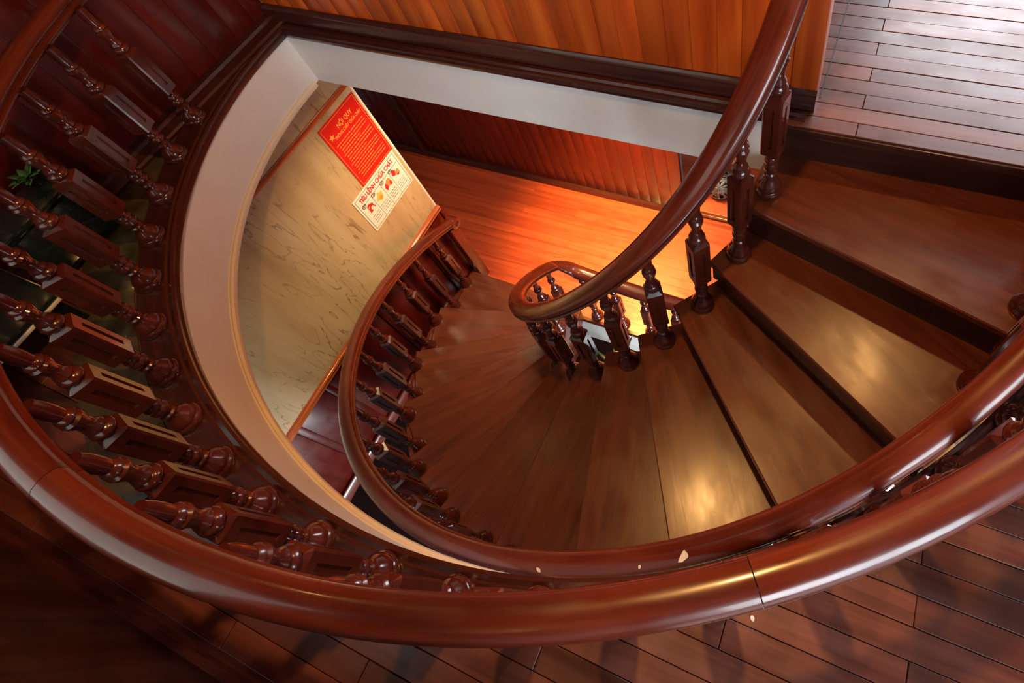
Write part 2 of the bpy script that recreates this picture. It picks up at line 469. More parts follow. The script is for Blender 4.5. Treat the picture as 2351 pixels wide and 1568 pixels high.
boards('wall_back', 'glossy orange-red vertical board wall behind the stairwell', 'x', -1.72, -.150, .983, 0, 1.74, .060, M_board)
tag(box('trim_5', (-.150, .978, 0), (-.094, 1.030, 1.74), M_board, None, (0, 0, 1), bev=.003), 'orange-brown end post closing the board wall at the landing', 'post', kind='structure')
base_prof = [(0, 0), (.016, 0), (.016, .036), (.013, .041), (.013, .046), (.009, .050), (.005, .056), (0, .056)]
tag(xsweep('baseboard_back', -1.72, -.092, .983, .003, base_prof, M_trim), 'dark moulded baseboard under the orange-red board wall', 'baseboard', kind='structure')
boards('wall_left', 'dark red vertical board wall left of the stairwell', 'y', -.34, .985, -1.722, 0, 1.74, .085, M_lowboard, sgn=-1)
tag(ysweep('baseboard_left', -.32, .985, -1.722, .0, [(0, 0), (.060, 0), (.061, .010), (.057, .016), (.030, .022), (.026, .030), (0, .032)], M_trim), 'dark baseboard along the left red board wall', 'baseboard', kind='structure')
# wall behind the viewer's left shoulder (only its foot is in the picture) and the far side of the upper room
wf = boards('wall_front', 'very dark red panelled wall at the lower left corner', 'x', -1.74, .10, -.338, 0, .38, .70, M_riser, sgn=-1, board='wall_panel')  # right end lengthened out of view to shade the left balusters
box('wall_panel', (-1.74, -.358, 1.22), (.10, -.338, 1.74), M_riser, wf, (1, 0, 0))
win = thing('window_1', 'tall daylight window above the dark corner wall', 'window', (-1.15, -.35, .38), kind='structure')
for a, b_ in (((-1.74, .38), (-1.70, 1.22)), ((-.60, .38), (-.56, 1.22))):
    box('window_frame', (a[0], -.36, a[1]), (b_[0], -.336, b_[1]), M_trim, win, (0, 0, 1), bev=.003)
box('wall_panel', (-.56, -.358, .38), (.10, -.338, 1.22), M_riser, wf, (1, 0, 0))
m_, nt_, b_g = nodes_of('window_glass'); b_g.inputs['Transmission Weight'].default_value = 1; b_g.inputs['Roughness'].default_value = .02
box('pane', (-1.70, -.392, .40), (-.60, -.388, 1.0), m_, win, (1, 0, 0))
box('window_sill', (-1.74, -.362, .38), (-.56, -.330, .40), M_trim, win, (1, 0, 0), bev=.003)
box('window_frame', (-1.74, -.36, 1.0), (-.56, -.336, 1.22), M_trim, win, (1, 0, 0), bev=.003)
tag(sweep('baseboard_front', [(-1.722, -.338, .0), (.10, -.338, .0)], base_prof, M_trim, outward=lambda i: (0, 1)), 'black-brown baseboard at the foot of the dark corner wall', 'baseboard', kind='structure')

tag(box('ceiling', (-1.80, -1.3, 1.74), (1.8, 3.0, 1.78), M_ceil), 'dark wooden ceiling of the upper storey', 'ceiling', kind='structure')
# dark olive mottled strip outside the kerb, on the left
th2 = [166 - 2 * i for i in range(30)]
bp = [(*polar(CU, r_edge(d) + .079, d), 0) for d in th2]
tag(sweep('trim_9', bp, [(0, -.004), (.13, -.004), (.13, .0022), (0, .0022)], M_border, outward=lambda i: (math.cos(math.radians(-th2[i])), math.sin(math.radians(-th2[i])))), 'dark olive mottled border on the floor behind the left balusters', 'floor border', kind='structure')

# ------------------------------------------------------------------ lower storey
floor2 = thing('floor', 'glossy red wooden floor of the storey below', 'floor', (-.8, 1.3, ZL - .03), kind='structure')
y = .952; i = 0
while y < 2.1:
    xs = [-3.1, -1.95 + .31 * (i % 3), -.62 + .23 * (i % 4), .9]
    for a, b_ in zip(xs[:-1], xs[1:]):
        prism('plank', [(a + .0002, y + .0002), (b_ - .0002, y + .0002), (b_ - .0002, y + .0498), (a + .0002, y + .0498)], ZL - .022, ZL + rng.uniform(-.0003, .0003), M_lowfloor, floor2, (1, 0, 0), bev=.0003)
    y += .05; i += 1
ceil2 = box('ceiling', (-1.66, .958, ZL - .27), (.9, 2.1, ZL - .024), M_white)
tag(ceil2, 'bright white slab edge seen deep down inside the stair eye', 'ceiling', kind='structure')
tag(xsweep('trim_6', -1.66, .9, .958, ZL, [(0, -.024), (.014, -.024), (.018, -.018), (.018, -.010), (.014, -.006), (.017, -.002), (.015, .006), (0, .006)], M_rail), 'reddish wooden nosing of the lower floor beside the stair eye', 'trim', kind='structure')
# back wall of the lower storey
wb2 = boards('wall_back', 'deep red vertical board wall at the back of the storey below', 'x', -3.1, -.745, 1.69, ZL, -.20, .066, M_lowboard)
box('pilaster', (-2.485, 1.672, ZL), (-2.435, 1.692, -.20), M_riser, wb2, (0, 0, 1), bev=.003)
tag(xsweep('baseboard_back', -3.1, -.745, 1.69, ZL, [(0, 0), (.022, 0), (.022, .020), (.018, .026), (.018, .034), (.012, .040), (0, .040)], M_trim), 'dark baseboard at the foot of the deep red back wall below', 'baseboard', kind='structure')
# raised recess with the woven ball
pl = thing('recess_platform', 'low reddish wooden platform filling the recess below the landing', 'platform', (-.3, 1.9, ZL))
box('platform_top', (-.745, 1.70, ZL + .02), (.25, 2.12, ZL + .048), M_lowfloor, pl, (1, 0, 0), bev=.003)
box('front_board', (-.745, 1.693, ZL), (.25, 1.705, ZL + .03), M_rail, pl, (1, 0, 0), bev=.002)
box('nosing', (-.745, 1.682, ZL + .030), (.25, 1.702, ZL + .044), M_rail, pl, (1, 0, 0), bev=.004)
boards('wall_right', 'pinkish red board wall closing the recess below', 'x', -.76, .25, 2.13, ZL, -.20, .09, M_lowboard)

# beige wall with wainscot
wl = thing('wall_left', 'beige veined wall covering above a red wainscot in the storey below', 'wall', (-1.72, .2, ZL), kind='structure')
box('wall_covering', (-1.735, -.75, -1.09), (-1.700, 1.053, -.205), M_beige, wl)
box('wall_core', (-1.78, -.75, ZL), (-1.736, 1.050, -.205), M_dark, wl)
ya = -.75
while ya < 1.05:
    yb = min(1.053, ya + .18)
    box('wainscot_panel', (-1.735, ya + .001, ZL), (-1.704, yb - .001, -1.09), M_lowboard, wl, (0, 0, 1), bev=.002)
    box('stile', (-1.704, ya, ZL + .05), (-1.697, ya + .028, -1.10), M_lowboard, wl, (0, 0, 1), bev=.002)
    ya = yb
box('corner_edge', (-1.737, 1.046, -1.09), (-1.6985, 1.0545, -.205), M_cream, wl, (0, 0, 1))
dado = [(0, -.018), (.010, -.018), (.014, -.012), (.010, -.005), (.016, .002), (.018, .009), (.013, .014), (.006, .018), (0, .018)]
tag(ysweep('trim_7', -.75, 1.056, -1.700, -1.085, dado, M_dado), 'bright orange wooden dado rail under the beige veined wall', 'trim', kind='structure')
tag(ysweep('trim_8', -.75, 1.052, -1.700, -.310, [(0, -.010), (.005, -.010), (.006, -.004), (.006, .006), (.004, .010), (0, .010)], M_dado), 'narrow brown picture rail strip across the beige veined wall', 'trim', kind='structure')
tag(ysweep('baseboard_left', -.75, 1.056, -1.697, ZL, [(0, 0), (.014, 0), (.014, .05), (.008, .06), (0, .06)], M_rail), 'red baseboard behind the foot of the stair', 'baseboard', kind='structure')
# storey underneath the stair eye
tag(box('floor', (-3.0, -1.2, 2 * ZL - .04), (1.2, 2.2, 2 * ZL), M_riser), 'dark floor glimpsed at the bottom of the stair eye', 'floor', kind='structure')

# ------------------------------------------------------------------ staircase
stair = thing('staircase', 'half-turn winding wooden staircase with twelve brown wedge treads', 'staircase', (CS[0], CS[1] - .5, ZL))
def nose(k):
    t = math.radians(-15 * k - .9); d = (math.cos(t), math.sin(t)); n = (-d[1], d[0])
    return d, n
def line_pt(k, R, off):
    """point on nosing line k shifted by off towards the upper step, at distance R along it"""
    if k == 0: return (CS[0] + R, .928 + off)
    d, n = nose(k)
    return (CS[0] + d[0] * R + n[0] * (-.030 + off), CS[1] + d[1] * R + n[1] * (-.030 + off))
RI, RO = .425, 1.045
for k in range(1, 13):
    z = -k * RISE
    d, n = nose(k)
    A = line_pt(k, RI, 0); B = line_pt(k, RO, 0)
    C_ = line_pt(k - 1, RO, .028); D_ = line_pt(k - 1, RI, .028)
    a0 = math.atan2(B[1] - CS[1], B[0] - CS[0]); a1 = math.atan2(C_[1] - CS[1], C_[0] - CS[0])
    rb = math.hypot(B[0] - CS[0], B[1] - CS[1])
    if a1 < a0 - 3: a1 += 2 * math.pi
    arc = [(CS[0] + rb * math.cos(a0 + (a1 - a0) * t / 4), CS[1] + rb * math.sin(a0 + (a1 - a0) * t / 4)) for t in range(1, 4)]
    poly = [A, B] + arc + [C_, D_]
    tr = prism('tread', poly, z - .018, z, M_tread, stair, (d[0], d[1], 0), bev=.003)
for k in range(1, 14):
    z1 = -(k - 1) * RISE - .018 if k > 1 else -.020
    z0 = -k * RISE - (.018 if k < 13 else 0)
    A = line_pt(k - 1, RI + .012, .016); B = line_pt(k - 1, RO - .005, .016)
    A2 = line_pt(k - 1, RI + .012, .027); B2 = line_pt(k - 1, RO - .005, .027)
    d = Vector((B[0] - A[0], B[1] - A[1])).normalized()
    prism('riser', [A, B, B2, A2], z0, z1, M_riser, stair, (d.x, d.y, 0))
# nosing strip of the landing edge
box('landing_nosing', (CI[0] + .43, .919, -.026), (.60, .9255, -.004), M_riser, stair, (1, 0, 0), bev=.002)
# strings
def string(name, c, R, t, top, depth, d0, d1, mat):
    path = []
    for i in range(61):
        d = d0 + (d1 - d0) * i / 60
        path.append((*polar(c, R, d), top - .00847 * d))
    def ow(i):
        d = math.radians(-(d0 + (d1 - d0) * i / 60)); return math.cos(d), math.sin(d)
    return sweep(name, path, [(-t / 2, -depth), (t / 2, -depth), (t / 2, 0), (-t / 2, 0)], mat, stair, outward=ow)
string('inner_string', CI, .437, .016, -.150, .20, 2, 178, M_rail)
string('outer_string', CS, 1.052, .014, -.030, .34, 2, 178, M_rail)
# scotia under each tread end at the stair eye
for k in range(1, 13):
    A = line_pt(k, RI + .006, .018); D_ = line_pt(k - 1, RI + .006, .020)
    v = Vector((D_[0] - A[0], D_[1] - A[1])); l = v.length; v /= l
    o_ = Vector((v.y, -v.x))
    q = [(A[0], A[1]), (D_[0], D_[1]), (D_[0] - o_.x * .012, D_[1] - o_.y * .012), (A[0] - o_.x * .012, A[1] - o_.y * .012)]
    prism('string_bracket', q if (q[1][0] - q[0][0]) * (q[2][1] - q[0][1]) - (q[1][1] - q[0][1]) * (q[2][0] - q[0][0]) > 0 else q[::-1], -k * RISE - .11, -k * RISE - .018, M_rail, stair, (v.x, v.y, 0))

# ------------------------------------------------------------------ balusters and handrails
RAIL_HALF = [(.014, 0), (.016, .005), (.0235, .0075), (.0260, .0105), (.0262, .0140), (.0240, .0165), (.0205, .0180), (.0205, .0205), (.0240, .0245), (.0258, .0300), (.0246, .0372), (.0200, .0435), (.0115, .0478)]
RAIL = [(-u, v_) for u, v_ in RAIL_HALF[:1]] + RAIL_HALF + [(0, .0492)] + [(-u, v_) for u, v_ in RAIL_HALF[:0:-1]]
H0 = .355
def lathe_mesh(name, prof, seg=16):
    v, f, uv = [], [], []
    for r, z in prof:
        for s in range(seg):
            a = 2 * math.pi * s / seg
            v.append((r * math.cos(a) * S, r * math.sin(a) * S, z * S)); uv.append((z * S, s / seg * .2))
    n = len(prof)
    for i in range(n - 1):
        for s in range(seg):
            t = (s + 1) % seg
            f.append((i * seg + s, i * seg + t, (i + 1) * seg + t, (i + 1) * seg + s))
    f.append(tuple(range(seg - 1, -1, -1))); f.append(tuple((n - 1) * seg + s for s in range(seg)))
    return v, f, uv
foot = [(.0300, 0), (.0312, .004), (.0305, .009), (.0268, .013), (.0274, .017), (.0228, .026), (.0165, .034), (.0125, .040), (.0120, .044), (.0152, .047), (.0152, .051), (.0120, .054), (.0128, .060), (.0162, .065), (.0168, .069), (.0160, .073), (.0122, .078), (.0155, .082), (.0162, .086), (.0150, .090), (.0118, .094), (.0140, .099), (.0145, .106)]
neck = [(.0140, .232), (.0145, .238), (.0182, .242), (.0192, .246), (.0180, .250), (.0128, .254), (.0150, .258), (.0138, .262), (.0102, .268), (.0120, .282), (.0158, .292), (.0165, .297), (.0128, .301), (.0152, .305), (.0140, .309), (.0102, .313), (.0118, .328), (.0115, .345), (.0095, .360)]
def data_mesh(name, v, f, uv, mat, sharp=40):
    me = bpy.data.meshes.new(name); me.from_pydata(v, [], f)
    l = me.uv_layers.new(name='UVMap')
    for lp in me.loops: l.data[lp.index].uv = uv[lp.vertex_index]
    me.materials.append(mat)
    me.polygons.foreach_set('use_smooth', [True] * len(me.polygons)); me.set_sharp_from_angle(angle=math.radians(sharp))
    me.update(); return me
ME_foot = data_mesh('baluster', *lathe_mesh('foot', foot), M_bal)
ME_neck = data_mesh('turned_neck', *lathe_mesh('neck', neck), M_bal)
def block_mesh():
    w, z0, z1, c = .0205, .104, .234, .0030
    v, f = [], []
    def quad(*p):
        o = len(v); v.extend(p); f.append((o, o + 1, o + 2, o + 3))
    for s in range(4):
        a = s * math.pi / 2; ca, sa = math.cos(a), math.sin(a)
        def T(x, y, z): return ((x * ca - y * sa) * S, (x * sa + y * ca) * S, z * S)
        e = w - c
        g, gd, ga, gb = .0048, .0035, z0 + .022, z1 - .022        # routed groove
        ys = [-e, -g, g, e]; zs = [z0 + c, ga, gb, z1 - c]
        for i in range(3):
            for j in range(3):
                if i == 1 and j == 1: continue
                quad(T(w, ys[i], zs[j]), T(w, ys[i + 1], zs[j]), T(w, ys[i + 1], zs[j + 1]), T(w, ys[i], zs[j + 1]))
        d = w - gd
        quad(T(d, -g, ga), T(d, g, ga), T(d, g, gb), T(d, -g, gb))
        quad(T(w, -g, ga), T(d, -g, ga), T(d, -g, gb), T(w, -g, gb))
        quad(T(d, g, ga), T(w, g, ga), T(w, g, gb), T(d, g, gb))
        quad(T(w, -g, ga), T(w, g, ga), T(d, g, ga), T(d, -g, ga))
        quad(T(d, -g, gb), T(d, g, gb), T(w, g, gb), T(w, -g, gb))
        quad(T(w, e, z0 + c), T(e, w, z0 + c), T(e, w, z1 - c), T(w, e, z1 - c))
        quad(T(w, -e, z1 - c), T(w, e, z1 - c), T(.012, .012, z1 + .003), T(.012, -.012, z1 + .003))
        quad(T(w, e, z1 - c), T(e, w, z1 - c), T(.012, .012, z1 + .003), T(.012, .012, z1 + .003))
        quad(T(w, e, z0 + c), T(w, -e, z0 + c), T(.012, -.012, z0), T(.012, .012, z0))
    f2 = [tuple(dict.fromkeys(q)) for q in f]
    uv = [(p[2], p[0] + p[1]) for p in v]
    return v, f2, uv
ME_block = data_mesh('baluster_block', *block_mesh(), M_bal, 20)

def baluster(parent, x, y, z, rotz, h):
    o = bpy.data.objects.new('baluster', ME_foot); col.objects.link(o)
    o.parent = parent; o.matrix_parent_inverse = Matrix.Translation(-WL[parent.name])
    o.location = P(x, y, z); o.rotation_euler = (0, 0, rotz); o.scale = (1, 1, h / H0)
    b_ = bpy.data.objects.new('square_block', ME_block); col.objects.link(b_); b_.parent = o
    n_ = bpy.data.objects.new('turned_neck', ME_neck); col.objects.link(n_); n_.parent = o
    return o

# guard balustrade of the upper floor
gd = thing('guard_balustrade', 'large curved mahogany guard rail and balusters nearest the viewer, round the opening', 'balustrade', (CU[0], CU[1] - 1.06, 0))
ZK = .0075
for i in range(26):
    d = 160.6 - 7.0 * i if i < 12 else 83.6 - 6.9 * (i - 11)
    if d < 3: break
    x, y = polar(CU, r_guard(d), d)
    baluster(gd, x, y, ZK, math.radians(-d), .3425)
def guard_path(d0, d1):
    n = max(4, int(abs(d1 - d0) / 1.5)); return [d0 + (d1 - d0) * i / n for i in range(n + 1)]
def guard_z(d): return .347
cuts = [168.5, 96.0, 53.9, 2]
for a, b_ in zip(cuts[:-1], cuts[1:]):
    ds = guard_path(a - (.03 if a < 168 else 0), b_ + (.03 if b_ > 3 else 0))
    pth = [(*polar(CU, r_rail(d), d), guard_z(d)) for d in ds]
    sweep('handrail', pth, [(u * .84, v_ * 1.0) for u, v_ in RAIL], M_rail, gd, outward=lambda i, ds=ds: (math.cos(math.radians(-ds[i])), math.sin(math.radians(-ds[i]))))

# outer stair balustrade
ob = thing('stair_balustrade', 'outer stair handrail with pairs of balusters on each tread, ending by the beige wall', 'balustrade', (CO[0], CO[1] - 1.0, ZL), group='stair balustrades')
ZO = .392
def outer_z(d): return ZO - .00847 * d
for i in range(24):
    d = 6.4 + 7.5 * i - .4
    k = max(1, min(12, math.ceil((d - 1.0) / 15)))
    x, y = polar(CO, r_outer(d) - .002, d)
    baluster(ob, x, y, -k * RISE, math.radians(-d), outer_z(d) + k * RISE + .004)
ds = [1 + 1.5 * i for i in range(121)]
pth = [(*polar(CO, r_outer(d), d), outer_z(d)) for d in ds]
last = pth[-1]
for t in range(1, 9):
    pth.append((last[0], last[1] + .0115 * t, last[2] - .00847 * 2.6 * t * .27))
ows = [(math.cos(math.radians(-d)), math.sin(math.radians(-d))) for d in ds] + [(-1, 0)] * 8
sweep('handrail', pth, [(u * .86, v_) for u, v_ in RAIL], M_rail, ob, outward=lambda i: ows[i])
e = pth[-1]
# newel under the rail end, with a small scroll eye
nx, ny = e[0] - .004, e[1] - .012
box('newel_post', (nx - .018, ny - .030, ZL), (nx + .018, ny + .022, e[2] + .004), M_rail, ob, (0, 0, 1), bev=.003)
def cyl_y(name, c, r, y0, y1, mat, parent, seg=20):
    v, f = [], []
    prof = [(r * .82, y0), (r, y0 + .006), (r, y1 - .006), (r * .82, y1)]
    for rr, yy in prof:
        for s in range(seg):
            a = 2 * math.pi * s / seg; v.append((c[0] + rr * math.cos(a), yy, c[1] + rr * math.sin(a)))
    for i in range(3):
        for s in range(seg):
            t = (s + 1) % seg; f.append((i * seg + s, (i + 1) * seg + s, (i + 1) * seg + t, i * seg + t))
    f.append(tuple(range(seg))); f.append(tuple(3 * seg + s for s in range(seg - 1, -1, -1)))
    return mesh(name, v, f, mat, parent, (0, 1, 0), smooth=40)
def cyl_x(name, c, r, x0, x1, mat, parent, seg=20):
    v, f = [], []
    prof = [(r * .55, x0), (r, x0 + .004), (r, x1 - .004), (r * .55, x1)]
    for rr, xx in prof:
        for s in range(seg):
            a = 2 * math.pi * s / seg; v.append((xx, c[0] + rr * math.cos(a), c[1] + rr * math.sin(a)))
    for i in range(3):
        for s in range(seg):
            t = (s + 1) % seg; f.append((i * seg + s, i * seg + t, (i + 1) * seg + t, (i + 1) * seg + s))
    f.append(tuple(range(seg - 1, -1, -1))); f.append(tuple(3 * seg + s for s in range(seg)))
    return mesh(name, v, f, mat, parent, (1, 0, 0), smooth=40)
cyl_x('rail_scroll', (e[1] + .004, e[2] + .018), .030, e[0] - .027, e[0] + .027, M_rail, ob)
cyl_x('scroll_eye', (e[1] + .004, e[2] + .018), .013, e[0] + .024, e[0] + .034, M_bal, ob)

# inner stair balustrade with the rail that turns round the stair eye and runs on along the lower floor
ib = thing('stair_balustrade', 'inner stair handrail with single balusters curling tightly round the stair eye', 'balustrade', (CI[0], CI[1] - .44, ZL), group='stair balustrades')
def inner_z(d): return .430 - .0086 * d
for k in range(1, 13):
    d = 15 * k - 3.4 if k < 12 else 175
    x, y = polar(CI, .449, d)
    baluster(ib, x, y, -k * RISE, math.radians(-d), inner_z(d) + k * RISE + .004)
ds = [0 + 1.5 * i for i in range(121)]
pth = [(*polar(CI, .449, d), inner_z(d)) for d in ds]
pth = [(pth[0][0], .980, inner_z(0) + .012), (pth[0][0], .950, inner_z(0) + .008)] + pth
ZG = ZL + .380                        # underside of the level guard rail
c0 = (pth[-1][0] + .062, .925)        # tight quarter turn towards the right
zz = pth[-1][2]
turn = []
for i in range(1, 13):
    a = math.radians(180 - 90 * i / 12)
    turn.append((c0[0] + .062 * math.cos(a), c0[1] + .058 * math.sin(a), zz - (zz - ZG) * (1 - (1 - i / 26) ** 2)))
pth += turn
for i in range(1, 30):
    t = i / 29
    k = min(1, (12 + i * 1.2) / 26)
    pth.append((c0[0] + 1.25 * t, .983, zz - (zz - ZG) * (1 - (1 - k) ** 2)))
sweep('handrail', pth, [(u * 1.10, v_ * 1.10) for u, v_ in RAIL], M_rail, ib)
for i in range(8):
    x = -.965 + .145 * i
    baluster(ib, x, .983, ZL + .006, 0, min(.44, ZG - ZL + .004 + max(0, .05 * (1 - i / 1.5))))

# ------------------------------------------------------------------ posters on the beige wall
XW = -1.700
def flat(name, y0, y1, z0, z1, x, mat, parent, t=.0012):
    return box(name, (x, y0, z0), (x + t, y1, z1), mat, parent, (0, 1, 0))
def text(name, body, yc, z, size, width, mat, parent, x):
    cu = bpy.data.curves.new(name, 'FONT'); cu.body = body; cu.align_x = 'CENTER'; cu.align_y = 'CENTER'
    cu.size = size * S; cu.resolution_u = 2; cu.offset = size * S * .035
    tmp = bpy.data.objects.new(name + '_tmp', cu); col.objects.link(tmp)
    bpy.context.view_layer.update()
    dg = bpy.context.evaluated_depsgraph_get()
    me = bpy.data.meshes.new_from_object(tmp.evaluated_get(dg))
    bpy.data.objects.remove(tmp); bpy.data.curves.remove(cu)
    w = max(v.co.x for v in me.vertices) - min(v.co.x for v in me.vertices)
    k = width * S / w if width else 1
    for v in me.vertices: v.co = Vector((0, v.co.x * k, v.co.y))
    me.materials.clear(); me.materials.append(mat)
    o = bpy.data.objects.new(name, me); col.objects.link(o)
    o.location = P(x, yc, z)
    o.parent = parent; o.matrix_parent_inverse = Matrix.Translation(-WL[parent.name])
    WL[o.name] = P(x, yc, z)
    return o
# red rules poster
rp = thing('rules_poster', 'red fire safety rules poster with yellow lettering on the beige wall', 'poster', (XW, .94, -.655), group='fire safety posters')
y0, y1, z0, z1 = .838, 1.040, -.655, -.349
flat('sheet', y0, y1, z0, z1, XW, M_red, rp, .003)
X1 = XW + .0032
for a in ((y0 + .006, y1 - .006, z1 - .0075, z1 - .006), (y0 + .006, y1 - .006, z0 + .006, z0 + .0075), (y0 + .006, y0 + .0075, z0 + .006, z1 - .006), (y1 - .0075, y1 - .006, z0 + .006, z1 - .006)):
    flat('border_line', *a, X1, M_gold, rp, .0006)
text('heading', 'N\u1ed8I QUY', (y0 + y1) / 2 + .012, z1 - .045, .026, .085, M_gold, rp, X1 + .0006)
text('heading', 'PH\u00d2NG CH\u00c1Y CH\u1eeeA CH\u00c1Y', (y0 + y1) / 2 + .012, z1 - .073, .019, .150, M_gold, rp, X1 + .0006)
# small emblem at the upper left corner
def star(name, yc, zc, r, mat, parent, x):
    v = [(x, yc, zc)]
    for i in range(10):
        a = math.pi / 2 + i * math.pi / 5; rr = r if i % 2 == 0 else r * .45
        v.append((x, yc + rr * math.cos(a), zc + rr * math.sin(a)))
    return mesh(name, v, [(0, i + 1, (i + 1) % 10 + 1) for i in range(10)], mat, parent, (0, 1, 0))
star('emblem', y0 + .028, z1 - .058, .015, M_gold, rp, X1 + .0006)
def scribble(name, ya, yb, zc, h, mat, parent, x, seed):
    """a line of print too small to read: short uneven dashes"""
    g = random.Random(seed); v, f = [], []
    y_ = ya
    while y_ < yb - .003:
        w = min(g.uniform(.006, .016), yb - y_); hh = h * g.uniform(.7, 1)
        o = len(v); v += [(x, y_, zc - hh / 2), (x, y_ + w, zc - hh / 2), (x, y_ + w, zc + hh / 2), (x, y_, zc + hh / 2)]
        f.append((o, o + 1, o + 2, o + 3)); y_ += w + g.uniform(.002, .004)
    return mesh(name, v, f, mat, parent, (0, 1, 0))
for i in range(15):
    zc = z1 - .098 - .0125 * i
    scribble('print_line', y0 + (.020 if i % 4 == 0 else .028), y1 - (.018 if i % 4 != 3 else .07), zc, .0042, M_gold, rp, X1 + .0006, i)
# white instruction poster
wp = thing('instruction_poster', 'white fire drill poster with four picture panels under the red poster', 'poster', (XW, .894, -.851), group='fire safety posters')
y0, y1, z0, z1 = .757, 1.032, -.851, -.660
flat('sheet', y0, y1, z0, z1, XW, M_paper, wp, .003)
for a in ((y0 + .008, y1 - .008, z1 - .0085, z1 - .007), (y0 + .008, y1 - .008, z0 + .008, z0 + .0095), (y0 + .008, y0 + .0095, z0 + .008, z1 - .007), (y1 - .0095, y1 - .008, z0 + .008, z1 - .007)):
    flat('border_line', *a, X1, M_ink, wp, .0006)
text('heading', 'TI\u00caU L\u1ec6NH CH\u1eeeA CH\u00c1Y', (y0 + y1) / 2, z1 - .030, .029, .225, M_redink, wp, X1 + .0006)
flat('rule_line', y0 + .02, y1 - .014, z1 - .0535, z1 - .052, X1, M_ink, wp, .0006)
pw = (y1 - y0 - .034) / 4
def blob(name, yc, zc, ry, rz, mat, parent, x, seed, n=11):
    g = random.Random(seed)
    v = [(x, yc, zc)]
    for i in range(n):
        a = 2 * math.pi * i / n; k = g.uniform(.55, 1.1)
        v.append((x, yc + ry * k * math.cos(a), zc + rz * k * math.sin(a)))
    return mesh(name, v, [(0, i + 1, (i + 1) % n + 1) for i in range(n)], mat, parent, (0, 1, 0))
def ring(name, yc, zc, r, mat, parent, x, n=14):
    v, f = [], []
    for i in range(n):
        a = 2 * math.pi * i / n
        v += [(x, yc + r * math.cos(a), zc + r * math.sin(a)), (x, yc + r * .72 * math.cos(a), zc + r * .72 * math.sin(a))]
    for i in range(n):
        j = (i + 1) % n; f.append((2 * i, 2 * j, 2 * j + 1, 2 * i + 1))
    return mesh(name, v, f, mat, parent, (0, 1, 0))
for i in range(4):
    ya = y0 + .018 + pw * i
    if i: flat('rule_line', ya - .0006, ya + .0006, z0 + .010, z1 - .053, X1, M_ink, wp, .0006)
    yc = ya + pw / 2; xx = X1 + .0007
    ring('number_ring', ya + .010, z1 - .056, .0105, M_ink, wp, xx + .0012)
    text('number', str(i + 1), ya + .010, z1 - .056, .015, None, M_ink, wp, xx + .0013)
    if i == 0:
        blob('picture', yc, z1 - .088, .024, .026, M_redink, wp, xx, 3); blob('picture', yc + .006, z1 - .098, .010, .013, M_paper, wp, xx + .0004, 5); blob('picture', yc - .008, z1 - .080, .008, .006, M_orange, wp, xx + .0004, 6)
    elif i == 1:
        blob('picture', yc, z1 - .090, .023, .026, M_yellow, wp, xx, 8); blob('picture', yc + .002, z1 - .098, .012, .011, M_orange, wp, xx + .0004, 9)
    elif i == 2:
        blob('picture', yc + .004, z1 - .082, .022, .022, M_orange, wp, xx, 12); blob('picture', yc - .012, z1 - .094, .012, .018, M_redink, wp, xx + .0004, 13); blob('picture', yc + .016, z1 - .096, .008, .012, M_redink, wp, xx + .0004, 14)
    else:
        blob('picture', yc - .010, z1 - .074, .014, .018, M_redink, wp, xx, 15); blob('picture', yc + .008, z1 - .092, .014, .018, M_orange, wp, xx + .0004, 17); blob('picture', yc + .006, z1 - .100, .006, .008, M_ink, wp, xx + .0006, 19)
    for j in range(4):
        scribble('print_line', yc - .022, yc + .022, z1 - .128 - .011 * j, .0030, M_ink, wp, xx, 40 + i * 7 + j)

# ------------------------------------------------------------------ small things
# woven ball on the recess platform
def woven_ball(c, r):
    t = thing('woven_ball', 'dark silver woven wicker ball on the recess platform below', 'decoration', (c[0], c[1], c[2] - r))
    g = random.Random(3)
    for i in range(22):
        ax = Vector((g.gauss(0, 1), g.gauss(0, 1), g.gauss(0, 1))).normalized()
        e1 = ax.orthogonal().normalized(); e2 = ax.cross(e1)
        v, f = [], []; n = 28; rr = r * g.uniform(.93, 1.0); h = r * .07
        for j in range(n):
            a = 2 * math.pi * j / n
            d = e1 * math.cos(a) + e2 * math.sin(a)
            for (o1, o2) in ((0, -h), (h * .5, 0), (0, h), (-h * .5, 0)):
                q = Vector(c) + d * (rr + o1) + ax * o2; v.append(tuple(q))
        for j in range(n):
            k = (j + 1) % n
            for m_ in range(4):
                f.append((j * 4 + m_, k * 4 + m_, k * 4 + (m_ + 1) % 4, j * 4 + (m_ + 1) % 4))
        mesh('wicker_hoop', v, f, M_wick, t, smooth=60)
    v, f = [], []
    for i in range(9):
        ph = math.pi * i / 8
        for j in range(14):
            a = 2 * math.pi * j / 14; v.append((c[0] + r * .86 * math.sin(ph) * math.cos(a), c[1] + r * .86 * math.sin(ph) * math.sin(a), c[2] + r * .86 * math.cos(ph)))
    for i in range(8):
        for j in range(14):
            k = (j + 1) % 14; f.append((i * 14 + j, (i + 1) * 14 + j, (i + 1) * 14 + k, i * 14 + k))
    mesh('ball_core', v, f, M_black, t, smooth=60)
woven_ball((-.585, 1.84, ZL + .048 + .085), .082)

